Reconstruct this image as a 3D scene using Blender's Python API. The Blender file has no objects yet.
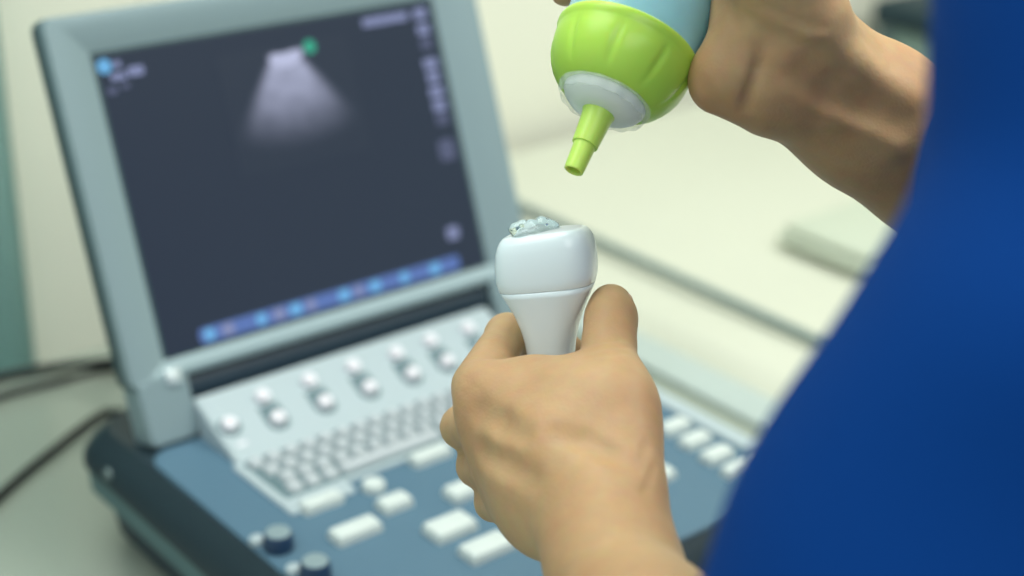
import bpy, bmesh, math, random
import numpy as np
from mathutils import Vector, Matrix

C = bpy.context.scene.collection
random.seed(7)
PI = math.pi

# ---------------------------------------------------------------- measured places (metres, world space)
LEFT_ARM = [(0.0461, 0.5811, 1.1224, 0.0131, 0.0252, 0.6087, 1.1306, 0.0136, 0.02), (0.0252, 0.6087, 1.1306, 0.0136, -0.0116, 0.6416, 1.1356, 0.0125, 0.02), (0.0402, 0.5752, 1.1165, 0.0139, 0.0163, 0.6018, 1.1198, 0.0135, 0.022), (0.0163, 0.6018, 1.1198, 0.0135, -0.0094, 0.6344, 1.1194, 0.0112, 0.022), (0.0362, 0.5734, 1.1101, 0.014, 0.0166, 0.5982, 1.1093, 0.0131, 0.022), (0.0166, 0.5982, 1.1093, 0.0131, -0.0035, 0.6267, 1.1021, 0.0098, 0.022), (0.0333, 0.5758, 1.1005, 0.0128, 0.0183, 0.5967, 1.096, 0.0119, 0.02), (0.0183, 0.5967, 1.096, 0.0119, 0.0024, 0.6217, 1.0857, 0.0085, 0.02), (0.0394, 0.5788, 1.1197, 0.0123, 0.0226, 0.6024, 1.1261, 0.0126, 0.014), (0.0226, 0.6024, 1.1261, 0.0126, -0.005, 0.6365, 1.1267, 0.01, 0.014), (0.037, 0.5757, 1.1127, 0.0123, 0.0255, 0.5975, 1.115, 0.0126, 0.014), (0.0255, 0.5975, 1.115, 0.0126, -0.0, 0.6301, 1.1096, 0.0087, 0.014), (0.034, 0.5763, 1.1042, 0.0115, 0.0258, 0.5929, 1.1047, 0.0118, 0.014), (0.0258, 0.5929, 1.1047, 0.0118, 0.0059, 0.6245, 1.092, 0.0073, 0.014), (0.0139, 0.6415, 1.1354, 0.0164, 0.0361, 0.6267, 1.1366, 0.0179, 0.018), (0.0361, 0.6267, 1.1366, 0.0179, 0.0504, 0.6048, 1.1315, 0.0139, 0.018), (-0.0146, 0.651, 1.1322, 0.0125, -0.0019, 0.7094, 1.1307, 0.0102, 0.005), (-0.0019, 0.7094, 1.1307, 0.0102, 0.0208, 0.7216, 1.1238, 0.0091, 0.005), (0.0208, 0.7216, 1.1238, 0.0091, 0.0308, 0.7117, 1.1211, 0.0075, 0.005), (-0.0114, 0.6432, 1.1145, 0.0106, -0.0224, 0.6749, 1.0973, 0.0099, 0.005), (-0.0224, 0.6749, 1.0973, 0.0099, -0.0022, 0.7116, 1.0961, 0.0094, 0.005), (-0.0022, 0.7116, 1.0961, 0.0094, 0.033, 0.7062, 1.0987, 0.008, 0.005), (-0.0049, 0.6354, 1.0969, 0.0097, -0.0144, 0.6673, 1.0802, 0.0097, 0.005), (-0.0144, 0.6673, 1.0802, 0.0097, 0.0034, 0.6989, 1.0773, 0.0088, 0.005), (0.0034, 0.6989, 1.0773, 0.0088, 0.0331, 0.6904, 1.0829, 0.0075, 0.005), (0.0015, 0.6249, 1.0831, 0.0087, -0.0062, 0.6569, 1.0665, 0.0087, 0.005), (-0.0062, 0.6569, 1.0665, 0.0087, 0.0113, 0.6818, 1.0633, 0.008, 0.005), (0.0113, 0.6818, 1.0633, 0.008, 0.0307, 0.672, 1.0708, 0.0069, 0.005), (0.0534, 0.5777, 1.1247, 0.011, 0.0481, 0.6198, 1.1407, 0.0141, 0.014), (0.0481, 0.6198, 1.1407, 0.0141, 0.0455, 0.6607, 1.1517, 0.0111, 0.014), (0.0455, 0.6607, 1.1517, 0.0113, 0.0467, 0.6734, 1.1581, 0.0112, 0.007), (0.0467, 0.6734, 1.1581, 0.0112, 0.0469, 0.6815, 1.1616, 0.0097, 0.007), (0.0403, 0.5748, 1.1133, 0.022, 0.0436, 0.5477, 1.1064, 0.0237, 0.014), (0.0436, 0.5477, 1.1064, 0.0237, 0.0539, 0.4856, 1.1093, 0.0298, 0.02), (0.0539, 0.4856, 1.1093, 0.0298, 0.086, 0.361, 1.1613, 0.0359, 0.02), (0.086, 0.361, 1.1613, 0.0359, 0.0974, 0.3435, 1.1835, 0.038, 0.02), (0.0974, 0.3435, 1.1835, 0.038, 0.1433, 0.3735, 1.2761, 0.0398, 0.025), (0.1433, 0.3735, 1.2761, 0.0398, 0.1773, 0.4387, 1.3988, 0.0448, 0.025)]
LEFT_CREASES = [(0.0199, 0.5859, 1.147, 0.004, 0.0317, 0.5824, 1.1455, 0.004, 0.006), (0.0317, 0.5824, 1.1455, 0.004, 0.0406, 0.5754, 1.1449, 0.004, 0.006), (0.0406, 0.5754, 1.1449, 0.004, 0.0486, 0.5691, 1.144, 0.004, 0.006), (-0.0132, 0.6077, 1.1221, 0.004, -0.0033, 0.5881, 1.1286, 0.004, 0.007), (-0.0033, 0.5881, 1.1286, 0.004, 0.0078, 0.575, 1.1289, 0.004, 0.007), (-0.0155, 0.6182, 1.1373, 0.004, -0.0056, 0.6062, 1.1391, 0.004, 0.007), (-0.0056, 0.6062, 1.1391, 0.004, 0.0032, 0.5918, 1.1414, 0.004, 0.007), (0.0587, 0.5826, 1.1423, 0.0016, 0.0544, 0.5661, 1.1392, 0.0016, 0.0025), (0.0617, 0.5734, 1.1371, 0.0016, 0.0564, 0.5556, 1.1352, 0.0016, 0.0025), (0.0385, 0.6448, 1.1597, 0.0012, 0.0456, 0.6447, 1.1614, 0.0012, 0.0016), (0.0456, 0.6447, 1.1614, 0.0012, 0.0532, 0.6491, 1.1601, 0.0012, 0.0016), (0.038, 0.6335, 1.1612, 0.0012, 0.0452, 0.6362, 1.1616, 0.0012, 0.0016), (0.0452, 0.6362, 1.1616, 0.0012, 0.0528, 0.6423, 1.1593, 0.0012, 0.0016), (0.0377, 0.6262, 1.1618, 0.0012, 0.0448, 0.6289, 1.1622, 0.0012, 0.0016), (0.0448, 0.6289, 1.1622, 0.0012, 0.0523, 0.6344, 1.1602, 0.0012, 0.0016), (-0.0201, 0.6346, 1.1446, 0.0012, -0.0131, 0.6254, 1.1435, 0.0012, 0.0018), (-0.0182, 0.6299, 1.143, 0.0012, -0.0112, 0.6212, 1.1418, 0.0012, 0.0018), (-0.0208, 0.6297, 1.1401, 0.0012, -0.0138, 0.6212, 1.1387, 0.0012, 0.0018)]
RIGHT_ARM = [(0.1326, 0.7166, 1.2656, 0.0317, 0.1689, 0.722, 1.2434, 0.0332, 0.016), (0.1689, 0.722, 1.2434, 0.0332, 0.2035, 0.7291, 1.2198, 0.0339, 0.016), (0.2035, 0.7291, 1.2198, 0.0339, 0.2392, 0.7316, 1.1959, 0.0359, 0.016), (0.0974, 0.6964, 1.2744, 0.0158, 0.1108, 0.7075, 1.2995, 0.019, 0.013), (0.0916, 0.6985, 1.2642, 0.0118, 0.1111, 0.6995, 1.2616, 0.0174, 0.016), (0.1305, 0.7133, 1.2732, 0.0268, 0.1176, 0.7236, 1.2891, 0.025, 0.018), (0.1281, 0.6956, 1.2974, 0.0196, 0.1117, 0.6939, 1.3232, 0.0175, 0.014), (0.1117, 0.6939, 1.3232, 0.0175, 0.0859, 0.6915, 1.3426, 0.0117, 0.014), (0.0859, 0.6915, 1.3426, 0.0117, 0.0573, 0.6898, 1.3486, 0.0099, 0.014), (0.0573, 0.6898, 1.3486, 0.0099, 0.0404, 0.6937, 1.3475, 0.0082, 0.014), (0.1194, 0.7297, 1.278, 0.0216, 0.1163, 0.7797, 1.2799, 0.017, 0.018), (0.1187, 0.7274, 1.2976, 0.0223, 0.1212, 0.7998, 1.3006, 0.0172, 0.018), (0.1209, 0.7262, 1.3073, 0.0212, 0.1206, 0.809, 1.3214, 0.0162, 0.018), (0.12, 0.7231, 1.3126, 0.0201, 0.1169, 0.8121, 1.3406, 0.0151, 0.018), (0.1172, 0.7852, 1.2775, 0.0111, 0.0794, 0.8352, 1.2717, 0.0101, 0.006), (0.0794, 0.8352, 1.2717, 0.0101, 0.0399, 0.8204, 1.2828, 0.0083, 0.006), (0.0399, 0.8204, 1.2828, 0.0083, 0.022, 0.7684, 1.2888, 0.0066, 0.006), (0.1215, 0.8018, 1.3002, 0.0121, 0.0822, 0.8595, 1.2923, 0.0108, 0.006), (0.0822, 0.8595, 1.2923, 0.0108, 0.04, 0.8437, 1.3009, 0.009, 0.006), (0.04, 0.8437, 1.3009, 0.009, 0.0207, 0.7881, 1.3087, 0.0074, 0.006), (0.1209, 0.811, 1.321, 0.0121, 0.0861, 0.8721, 1.3158, 0.0109, 0.006), (0.0861, 0.8721, 1.3158, 0.0109, 0.0439, 0.8577, 1.3226, 0.0096, 0.006), (0.0439, 0.8577, 1.3226, 0.0096, 0.0232, 0.8014, 1.3289, 0.0075, 0.006), (0.1175, 0.8137, 1.3419, 0.0121, 0.0869, 0.8736, 1.3389, 0.0108, 0.006), (0.0869, 0.8736, 1.3389, 0.0108, 0.0474, 0.8626, 1.3438, 0.0095, 0.006), (0.0474, 0.8626, 1.3438, 0.0095, 0.0267, 0.8103, 1.3491, 0.0075, 0.006), (0.1218, 0.6847, 1.27, 0.0035, 0.1441, 0.6888, 1.2562, 0.0035, 0.009), (0.1441, 0.6888, 1.2562, 0.0035, 0.171, 0.6894, 1.2405, 0.0035, 0.009), (0.1234, 0.682, 1.2953, 0.004, 0.149, 0.6919, 1.2788, 0.004, 0.01), (0.149, 0.6919, 1.2788, 0.004, 0.1767, 0.696, 1.2614, 0.004, 0.01), (0.2391, 0.7332, 1.1995, 0.0384, 0.334, 0.739, 1.133, 0.043, 0.02), (0.334, 0.739, 1.133, 0.043, 0.455, 0.665, 1.375, 0.052, 0.02)]
RIGHT_CREASES = [(0.1081, 0.6808, 1.289, 0.0025, 0.1068, 0.6811, 1.2789, 0.0025, 0.0025), (0.1068, 0.6811, 1.2789, 0.0025, 0.1038, 0.6791, 1.2694, 0.0025, 0.0025), (0.1038, 0.6791, 1.2694, 0.0025, 0.1018, 0.681, 1.2586, 0.0025, 0.0025), (0.1084, 0.6771, 1.2891, 0.004, 0.1182, 0.6729, 1.2905, 0.0045, 0.008), (0.1182, 0.6729, 1.2905, 0.0045, 0.1298, 0.6733, 1.2835, 0.005, 0.008), (0.1298, 0.6733, 1.2835, 0.005, 0.1419, 0.6774, 1.2708, 0.005, 0.008), (0.1419, 0.6774, 1.2708, 0.005, 0.1558, 0.68, 1.2612, 0.005, 0.008), (0.1558, 0.68, 1.2612, 0.005, 0.1744, 0.6811, 1.2538, 0.004, 0.008), (0.1242, 0.6745, 1.2758, 0.004, 0.1387, 0.6769, 1.2663, 0.004, 0.009), (0.1387, 0.6769, 1.2663, 0.004, 0.1483, 0.679, 1.2631, 0.004, 0.009), (0.0808, 0.6851, 1.2707, 0.0018, 0.0838, 0.6835, 1.2639, 0.0018, 0.0025), (0.0838, 0.6835, 1.2639, 0.0018, 0.0883, 0.6866, 1.2555, 0.0018, 0.0025), (0.0841, 0.682, 1.2699, 0.0016, 0.0881, 0.6815, 1.2627, 0.0016, 0.0025), (0.0881, 0.6815, 1.2627, 0.0016, 0.0927, 0.6854, 1.2551, 0.0016, 0.0025), (0.0926, 0.693, 1.3026, 0.0022, 0.0946, 0.687, 1.296, 0.0022, 0.0035), (0.0946, 0.687, 1.296, 0.0022, 0.0976, 0.682, 1.2893, 0.0022, 0.0035), (0.0981, 0.6849, 1.2993, 0.0022, 0.1067, 0.6802, 1.2936, 0.0024, 0.0035), (0.1067, 0.6802, 1.2936, 0.0024, 0.1167, 0.6759, 1.2923, 0.0024, 0.0035), (0.1077, 0.6766, 1.3061, 0.0014, 0.1201, 0.6748, 1.3007, 0.0014, 0.0022), (0.1201, 0.6748, 1.3007, 0.0014, 0.1295, 0.6746, 1.3018, 0.0014, 0.0022), (0.1114, 0.6761, 1.3036, 0.0014, 0.1228, 0.6746, 1.2995, 0.0014, 0.0022), (0.1228, 0.6746, 1.2995, 0.0014, 0.1313, 0.6748, 1.3005, 0.0014, 0.0022), (0.115, 0.6759, 1.3011, 0.0014, 0.1255, 0.6744, 1.2983, 0.0014, 0.0022), (0.1255, 0.6744, 1.2983, 0.0014, 0.1332, 0.6749, 1.2992, 0.0014, 0.0022), (0.1186, 0.6753, 1.2987, 0.0014, 0.1282, 0.6743, 1.297, 0.0014, 0.0022), (0.1282, 0.6743, 1.297, 0.0014, 0.1353, 0.6756, 1.2977, 0.0014, 0.0022)]
SLEEVE = [(0.1799, 0.4398, 1.4014, 0.0575), (0.1723, 0.4151, 1.3579, 0.0555), (0.153, 0.3791, 1.2765, 0.0555), (0.1168, 0.3638, 1.217, 0.0549), (0.097, 0.3503, 1.1743, 0.0533)]
PROBE_AT = (0.0168, 0.6882, 1.1669)
PROBE_AXIS = (-0.0815, 0.2533, 0.964)
PROBE_CABLE = [(0.0264, 0.6542, 1.0702), (0.0335, 0.6484, 1.0572), (0.045, 0.6341, 1.0444), (0.0677, 0.599, 1.0195), (0.091, 0.5653, 0.968)]
GEL = [(0.005, 0.6885, 1.1923, 0.0037), (0.0111, 0.6899, 1.1929, 0.0052), (0.0172, 0.692, 1.1927, 0.0038), (0.0082, 0.6921, 1.1955, 0.0038), (0.0134, 0.6935, 1.1961, 0.0033), (0.0188, 0.6926, 1.1962, 0.0023), (0.0186, 0.6895, 1.1934, 0.0016), (0.0128, 0.6942, 1.1977, 0.0022), (0.0005, 0.6922, 1.1953, 0.0018), (0.0016, 0.6894, 1.193, 0.0023), (0.0034, 0.6879, 1.1916, 0.0023), (0.0147, 0.6879, 1.192, 0.002), (0.0194, 0.6927, 1.1961, 0.0014), (0.0019, 0.6912, 1.1947, 0.0018), (0.0183, 0.6923, 1.196, 0.0015), (0.0013, 0.6917, 1.195, 0.0023), (0.004, 0.6929, 1.1964, 0.0023), (0.0011, 0.6909, 1.1944, 0.0018), (0.0126, 0.6874, 1.1915, 0.0021), (0.0137, 0.6881, 1.1923, 0.0016), (0.0141, 0.6889, 1.1931, 0.0023), (0.0166, 0.6936, 1.1971, 0.0021), (0.0207, 0.6901, 1.1938, 0.0018), (0.0138, 0.6943, 1.1977, 0.0016), (0.0045, 0.6875, 1.1913, 0.0017), (-0.0, 0.691, 1.1942, 0.0022), (0.0045, 0.6894, 1.1934, 0.0021), (0.017, 0.6893, 1.1934, 0.0022), (0.0169, 0.693, 1.1967, 0.0013), (0.0127, 0.695, 1.198, 0.0015), (0.0042, 0.6916, 1.1954, 0.002)]
BOTTLE_AT = (0.0502, 0.7174, 1.2749)
BOTTLE_AXIS = (-0.3591, -0.6388, -0.6804)
THUMBNAIL = ((0.0551, 0.6741, 1.164), (0.0014, 0.0208, 0.0099), (0.8524, -0.2721, 0.4466))
CAM = [(0.9997, 0.0097, 0.022), (-0.0241, 0.4043, 0.9143), (0.0, 0.9146, -0.4044)]
MACHINE_AT = (-0.2556, 1.0584, 0.9377)
MACHINE_YAW = 0.69672
LID_TILT = 0.36388
FOCAL = 55.703


# ---------------------------------------------------------------- materials
def srgb(r, g, b):
    f = lambda c: (c / 255 / 12.92) if c / 255 <= .04045 else ((c / 255 + .055) / 1.055) ** 2.4
    return (f(r), f(g), f(b), 1)

def mat(name, col, rough=.5, metal=0., bump=0., scale=200., var=0., var_scale=8., coat=0., spec=.5, sss=0., trans=0., ior=1.45, emit=None, estr=0.):
    m = bpy.data.materials.new(name); m.use_nodes = True
    nt = m.node_tree; b = nt.nodes['Principled BSDF']
    b.inputs['Base Color'].default_value = col
    b.inputs['Roughness'].default_value = rough
    b.inputs['Metallic'].default_value = metal
    b.inputs['Coat Weight'].default_value = coat
    b.inputs['Specular IOR Level'].default_value = spec
    b.inputs['Transmission Weight'].default_value = trans
    b.inputs['IOR'].default_value = ior
    if sss:
        b.inputs['Subsurface Weight'].default_value = sss
        b.inputs['Subsurface Radius'].default_value = (1, .4, .2)
        b.inputs['Subsurface Scale'].default_value = .006
    if emit:
        b.inputs['Emission Color'].default_value = emit
        b.inputs['Emission Strength'].default_value = estr
    tc = nt.nodes.new('ShaderNodeTexCoord')
    if var:
        n = nt.nodes.new('ShaderNodeTexNoise'); n.inputs['Scale'].default_value = var_scale; n.inputs['Detail'].default_value = 4
        nt.links.new(tc.outputs['Object'], n.inputs['Vector'])
        mx = nt.nodes.new('ShaderNodeMix'); mx.data_type = 'RGBA'
        mx.inputs[6].default_value = tuple(c * (1 - var) for c in col[:3]) + (1,)
        mx.inputs[7].default_value = tuple(min(1, c * (1 + var)) for c in col[:3]) + (1,)
        nt.links.new(n.outputs['Fac'], mx.inputs[0]); nt.links.new(mx.outputs[2], b.inputs['Base Color'])
    if bump:
        n = nt.nodes.new('ShaderNodeTexNoise'); n.inputs['Scale'].default_value = scale; n.inputs['Detail'].default_value = 5
        nt.links.new(tc.outputs['Object'], n.inputs['Vector'])
        bp = nt.nodes.new('ShaderNodeBump'); bp.inputs['Strength'].default_value = bump; bp.inputs['Distance'].default_value = .001
        nt.links.new(n.outputs['Fac'], bp.inputs['Height']); nt.links.new(bp.outputs['Normal'], b.inputs['Normal'])
    return m

def emitter(name, col, strength):
    m = bpy.data.materials.new(name); m.use_nodes = True
    nt = m.node_tree; nt.nodes.clear()
    o = nt.nodes.new('ShaderNodeOutputMaterial'); e = nt.nodes.new('ShaderNodeEmission')
    e.inputs[0].default_value = col; e.inputs[1].default_value = strength
    nt.links.new(e.outputs[0], o.inputs[0])
    return m

M = dict(
    lid=mat('lid_paint', srgb(136, 156, 161), .42, .15, bump=.05, scale=900),
    lidside=mat('lid_shell', srgb(58, 82, 86), .5, bump=.05, scale=900),
    deck=mat('deck_plastic', srgb(80, 112, 132), .5, bump=.08, scale=1200),
    base=mat('base_plastic', srgb(34, 50, 58), .5, bump=.08, scale=1200),
    lower=mat('lower_plastic', srgb(84, 116, 120), .5, bump=.08, scale=1000),
    dark=mat('dark_plastic', srgb(32, 52, 66), .45, bump=.06, scale=900),
    tray=mat('tray_plastic', srgb(170, 185, 190), .45, bump=.05, scale=900),
    well_and_shade=mat('well_and_shade_plastic', srgb(96, 120, 126), .6, bump=.05, scale=900),  # key well and trackball grey; also the painted shade round the panel buttons
    key=mat('key_plastic', srgb(184, 192, 196), .4, var=.03, bump=.03, scale=900),
    white=mat('white_key_plastic', srgb(204, 214, 211), .35, bump=.02, scale=900),
    button=mat('button_plastic', srgb(226, 224, 230), .35, bump=.02, scale=900),
    knob=mat('knob_plastic', srgb(36, 62, 92), .4, bump=.03, scale=800),
    chrome=mat('bright_metal', srgb(225, 235, 238), .25, .6, bump=.02, scale=900),
    rubber=mat('black_rubber', srgb(22, 26, 28), .55, bump=.1, scale=500),
    probe=mat('probe_plastic', srgb(234, 248, 252), .22, coat=.3, bump=.01, scale=700),
    lens=mat('probe_lens', srgb(205, 214, 218), .4, bump=.02, scale=700),
    gel=mat('clear_gel', (.80, .93, .95, 1), .02, trans=1., ior=1.42),
    bubble=mat('gel_bubble', (1, 1, 1, 1), .02, trans=1., ior=.75),
    bottle=mat('bottle_plastic', srgb(168, 224, 236), .18, trans=.3, ior=1.4, sss=.3, bump=.04, scale=60, var=.08, var_scale=25),
    cap=mat('cap_plastic', srgb(186, 230, 90), .3, sss=.4, bump=.02, scale=400),
    nozzle=mat('nozzle_plastic', srgb(200, 236, 108), .32, sss=.3, bump=.02, scale=400),
    seat=mat('nozzle_seat_plastic', srgb(234, 244, 236), .3, bump=.01, scale=400),
    clear=mat('clear_plastic', (.9, .96, .95, 1), .1),
    scrub=mat('blue_scrub_cotton', srgb(0, 57, 128), .9, bump=.5, scale=900, var=.08, var_scale=5, spec=.15),
    trouser=mat('blue_trouser_cotton', srgb(4, 54, 132), .9, bump=.5, scale=900, spec=.15),
    hair=mat('dark_hair', srgb(30, 24, 20), .5, bump=.8, scale=260),
    eye=mat('eye_white', srgb(235, 232, 226), .2),
    iris=mat('eye_iris', srgb(50, 34, 22), .2),
    nail=mat('nail', srgb(226, 184, 158), .28, coat=.2, bump=.02, scale=300),
    shoe=mat('white_clog', srgb(225, 228, 226), .45, bump=.05, scale=300),
    table=mat('table_laminate', srgb(152, 162, 150), .2, bump=.02, scale=40, var=.05, var_scale=6),
    edge=mat('table_edge_band', srgb(176, 190, 187), .4, bump=.03, scale=300),
    steel=mat('steel_grey', srgb(124, 142, 142), .4, .3, bump=.03, scale=400),
    sheet=mat('cream_sheet', srgb(204, 207, 192), .9, bump=.4, scale=60, var=.03, var_scale=4, spec=.2),
    towel=mat('grey_green_towel', srgb(192, 200, 184), .95, bump=.8, scale=300, spec=.1),
    wall=mat('cream_wall_paint', srgb(238, 238, 222), .85, bump=.1, scale=120, var=.02, var_scale=2),
    floor=mat('vinyl_floor', srgb(165, 175, 165), .35, bump=.05, scale=40, var=.06, var_scale=5),
    ceiling=mat('ceiling_paint', srgb(235, 236, 230), .9, bump=.1, scale=80),
    curtain=mat('teal_curtain_cloth', srgb(188, 222, 220), .9, bump=.3, scale=300, var=.1, var_scale=6, spec=.2),
    cart=mat('cart_paint', srgb(142, 168, 160), .5, bump=.05, scale=200),
    cartdark=mat('cart_dark', srgb(24, 52, 62), .5, bump=.05, scale=200),
)

def skin_material():
    m = mat('skin', srgb(206, 158, 112), .5, sss=.22, spec=.35)
    nt = m.node_tree; b = nt.nodes['Principled BSDF']
    tc = nt.nodes.new('ShaderNodeTexCoord')
    n1 = nt.nodes.new('ShaderNodeTexNoise'); n1.inputs['Scale'].default_value = 22; n1.inputs['Detail'].default_value = 3
    n2 = nt.nodes.new('ShaderNodeTexNoise'); n2.inputs['Scale'].default_value = 160; n2.inputs['Detail'].default_value = 4
    r = nt.nodes.new('ShaderNodeValToRGB')
    r.color_ramp.elements[0].position = .3; r.color_ramp.elements[0].color = srgb(192, 150, 110)
    r.color_ramp.elements[1].position = .7; r.color_ramp.elements[1].color = srgb(206, 172, 128)
    mx = nt.nodes.new('ShaderNodeMix'); mx.data_type = 'RGBA'; mx.blend_type = 'MULTIPLY'; mx.inputs[0].default_value = .18
    v = nt.nodes.new('ShaderNodeTexVoronoi'); v.inputs['Scale'].default_value = 700
    wr = nt.nodes.new('ShaderNodeTexNoise'); wr.inputs['Scale'].default_value = 90; wr.inputs['Detail'].default_value = 6
    mp = nt.nodes.new('ShaderNodeMapping'); mp.inputs['Scale'].default_value = (1, 1, 2.6); mp.inputs['Rotation'].default_value = (.3, .5, .2)
    ad = nt.nodes.new('ShaderNodeMath'); ad.operation = 'MULTIPLY_ADD'; ad.inputs[1].default_value = .35
    bp = nt.nodes.new('ShaderNodeBump'); bp.inputs['Strength'].default_value = .25; bp.inputs['Distance'].default_value = .001
    L = nt.links.new
    for n in (n1, n2, v): L(tc.outputs['Object'], n.inputs['Vector'])
    L(tc.outputs['Object'], mp.inputs['Vector']); L(mp.outputs[0], wr.inputs['Vector'])
    L(n1.outputs['Fac'], r.inputs[0]); L(r.outputs[0], mx.inputs[6]); L(n2.outputs['Color'], mx.inputs[7]); L(mx.outputs[2], b.inputs['Base Color'])
    L(v.outputs['Distance'], ad.inputs[0]); L(wr.outputs['Fac'], ad.inputs[2]); L(ad.outputs[0], bp.inputs['Height']); L(bp.outputs[0], b.inputs['Normal'])
    return m
M['skin'] = skin_material()
M['clear'].node_tree.nodes['Principled BSDF'].inputs['Alpha'].default_value = .22

# ---------------------------------------------------------------- object helpers
def link(name, me, m, parent=None, smooth=True):
    o = bpy.data.objects.new(name, me); C.objects.link(o)
    if m is not None: me.materials.append(m)
    if parent is not None: o.parent = parent
    if smooth:
        me.polygons.foreach_set('use_smooth', [True] * len(me.polygons))
    return o

def obj(name, bm, m, parent=None, smooth=False, auto=None):
    bmesh.ops.recalc_face_normals(bm, faces=bm.faces)
    me = bpy.data.meshes.new(name); bm.to_mesh(me); bm.free()
    o = link(name, me, m, parent, smooth or auto is not None)
    if auto is not None:
        me.set_sharp_from_angle(angle=math.radians(auto))
    return o

def thing(name, label, cat, loc=(0, 0, 0), rotz=0, group=None):
    o = bpy.data.objects.new(name, None); C.objects.link(o)
    o.empty_display_size = .05
    o.location = loc; o.rotation_euler = (0, 0, rotz); o['label'] = label; o['category'] = cat
    if group: o['group'] = group
    return o

def tag(o, label, cat, group=None):
    o['label'] = label; o['category'] = cat
    if group: o['group'] = group
    return o

def struct(o):
    o['kind'] = 'structure'; return o

def copy_part(src, parent, loc):
    c = src.copy(); C.objects.link(c); c.parent = parent; c.location = loc
    return c

def box_bm(x0, x1, y0, y1, z0, z1, bev=0., seg=3, bm=None):
    bm = bm or bmesh.new()
    r = bmesh.ops.create_cube(bm, size=1)
    for v in r['verts']:
        v.co = Vector(((x0 + x1) / 2 + v.co.x * (x1 - x0), (y0 + y1) / 2 + v.co.y * (y1 - y0), (z0 + z1) / 2 + v.co.z * (z1 - z0)))
    if bev:
        es = list({e for v in r['verts'] for e in v.link_edges})
        bmesh.ops.bevel(bm, geom=es, offset=bev, segments=seg, profile=.5, affect='EDGES')
    return bm

def rrect(x0, x1, y0, y1, r, n=6):
    pts = []
    for cx, cy, a in ((x1 - r, y0 + r, -90), (x1 - r, y1 - r, 0), (x0 + r, y1 - r, 90), (x0 + r, y0 + r, 180)):
        for i in range(n + 1):
            t = math.radians(a + 90 * i / n); pts.append((cx + r * math.cos(t), cy + r * math.sin(t)))
    return pts

def loft(rings, cap0=True, cap1=True, bm=None):
    bm = bm or bmesh.new()
    vs = [[bm.verts.new(p) for p in r] for r in rings]
    n = len(vs[0])
    for a, b in zip(vs, vs[1:]):
        for i in range(n): bm.faces.new((a[i], a[(i + 1) % n], b[(i + 1) % n], b[i]))
    if cap0: bm.faces.new(vs[0][::-1])
    if cap1: bm.faces.new(vs[-1])
    return bm

def frame_of(axis):
    a = Vector(axis).normalized(); t = Vector((0, 0, 1)) if abs(a.z) < .9 else Vector((1, 0, 0))
    x = a.cross(t).normalized(); return x, a.cross(x).normalized(), a

def lathe(prof, n=64, closed0=True, closed1=True, fn=None, bm=None):
    """profile of (s, r) along local Z."""
    rings = []
    for s, r in prof:
        rings.append([(r * (fn(s, 2 * PI * i / n) if fn else 1) * math.cos(2 * PI * i / n), r * (fn(s, 2 * PI * i / n) if fn else 1) * math.sin(2 * PI * i / n), s) for i in range(n)])
    return loft(rings, closed0, closed1, bm)

def catmull(pts, n=10):
    P = [Vector(p) for p in pts]; P = [2 * P[0] - P[1]] + P + [2 * P[-1] - P[-2]]; out = []
    for i in range(1, len(P) - 2):
        for k in range(n):
            t = k / n
            out.append(.5 * ((2 * P[i]) + (P[i + 1] - P[i - 1]) * t + (2 * P[i - 1] - 5 * P[i] + 4 * P[i + 1] - P[i + 2]) * t * t + (3 * P[i] - P[i - 1] - 3 * P[i + 1] + P[i + 2]) * t ** 3))
    return out + [P[-2]]

def tube(pts, r, n=12, smooth=10, bm=None):
    P = catmull(pts, smooth) if smooth > 1 else [Vector(p) for p in pts]
    rings = []; x = None
    for i, p in enumerate(P):
        d = (P[min(i + 1, len(P) - 1)] - P[max(i - 1, 0)]).normalized()
        if x is None: x = frame_of(d)[0]
        x = (x - d * x.dot(d)).normalized(); y = d.cross(x)
        rings.append([p + x * r * math.cos(2 * PI * k / n) + y * r * math.sin(2 * PI * k / n) for k in range(n)])
    return loft(rings, bm=bm)

# ---------------------------------------------------------------- one smooth surface out of tapered limbs
def smin(a, b, k):
    h = np.clip(.5 + .5 * (b - a) / k, 0, 1)
    return b + (a - b) * h - k * h * (1 - h)

def cap_dist(P, c):
    a = np.array(c[0:3], np.float32); b = np.array(c[4:7], np.float32); ra, rb = c[3], c[7]
    ab = b - a; L = float(ab @ ab) + 1e-12
    t = np.clip(((P - a) @ ab) / L, 0, 1)
    return np.linalg.norm(P - a - t[..., None] * ab, axis=-1) - (ra + (rb - ra) * t)

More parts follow.
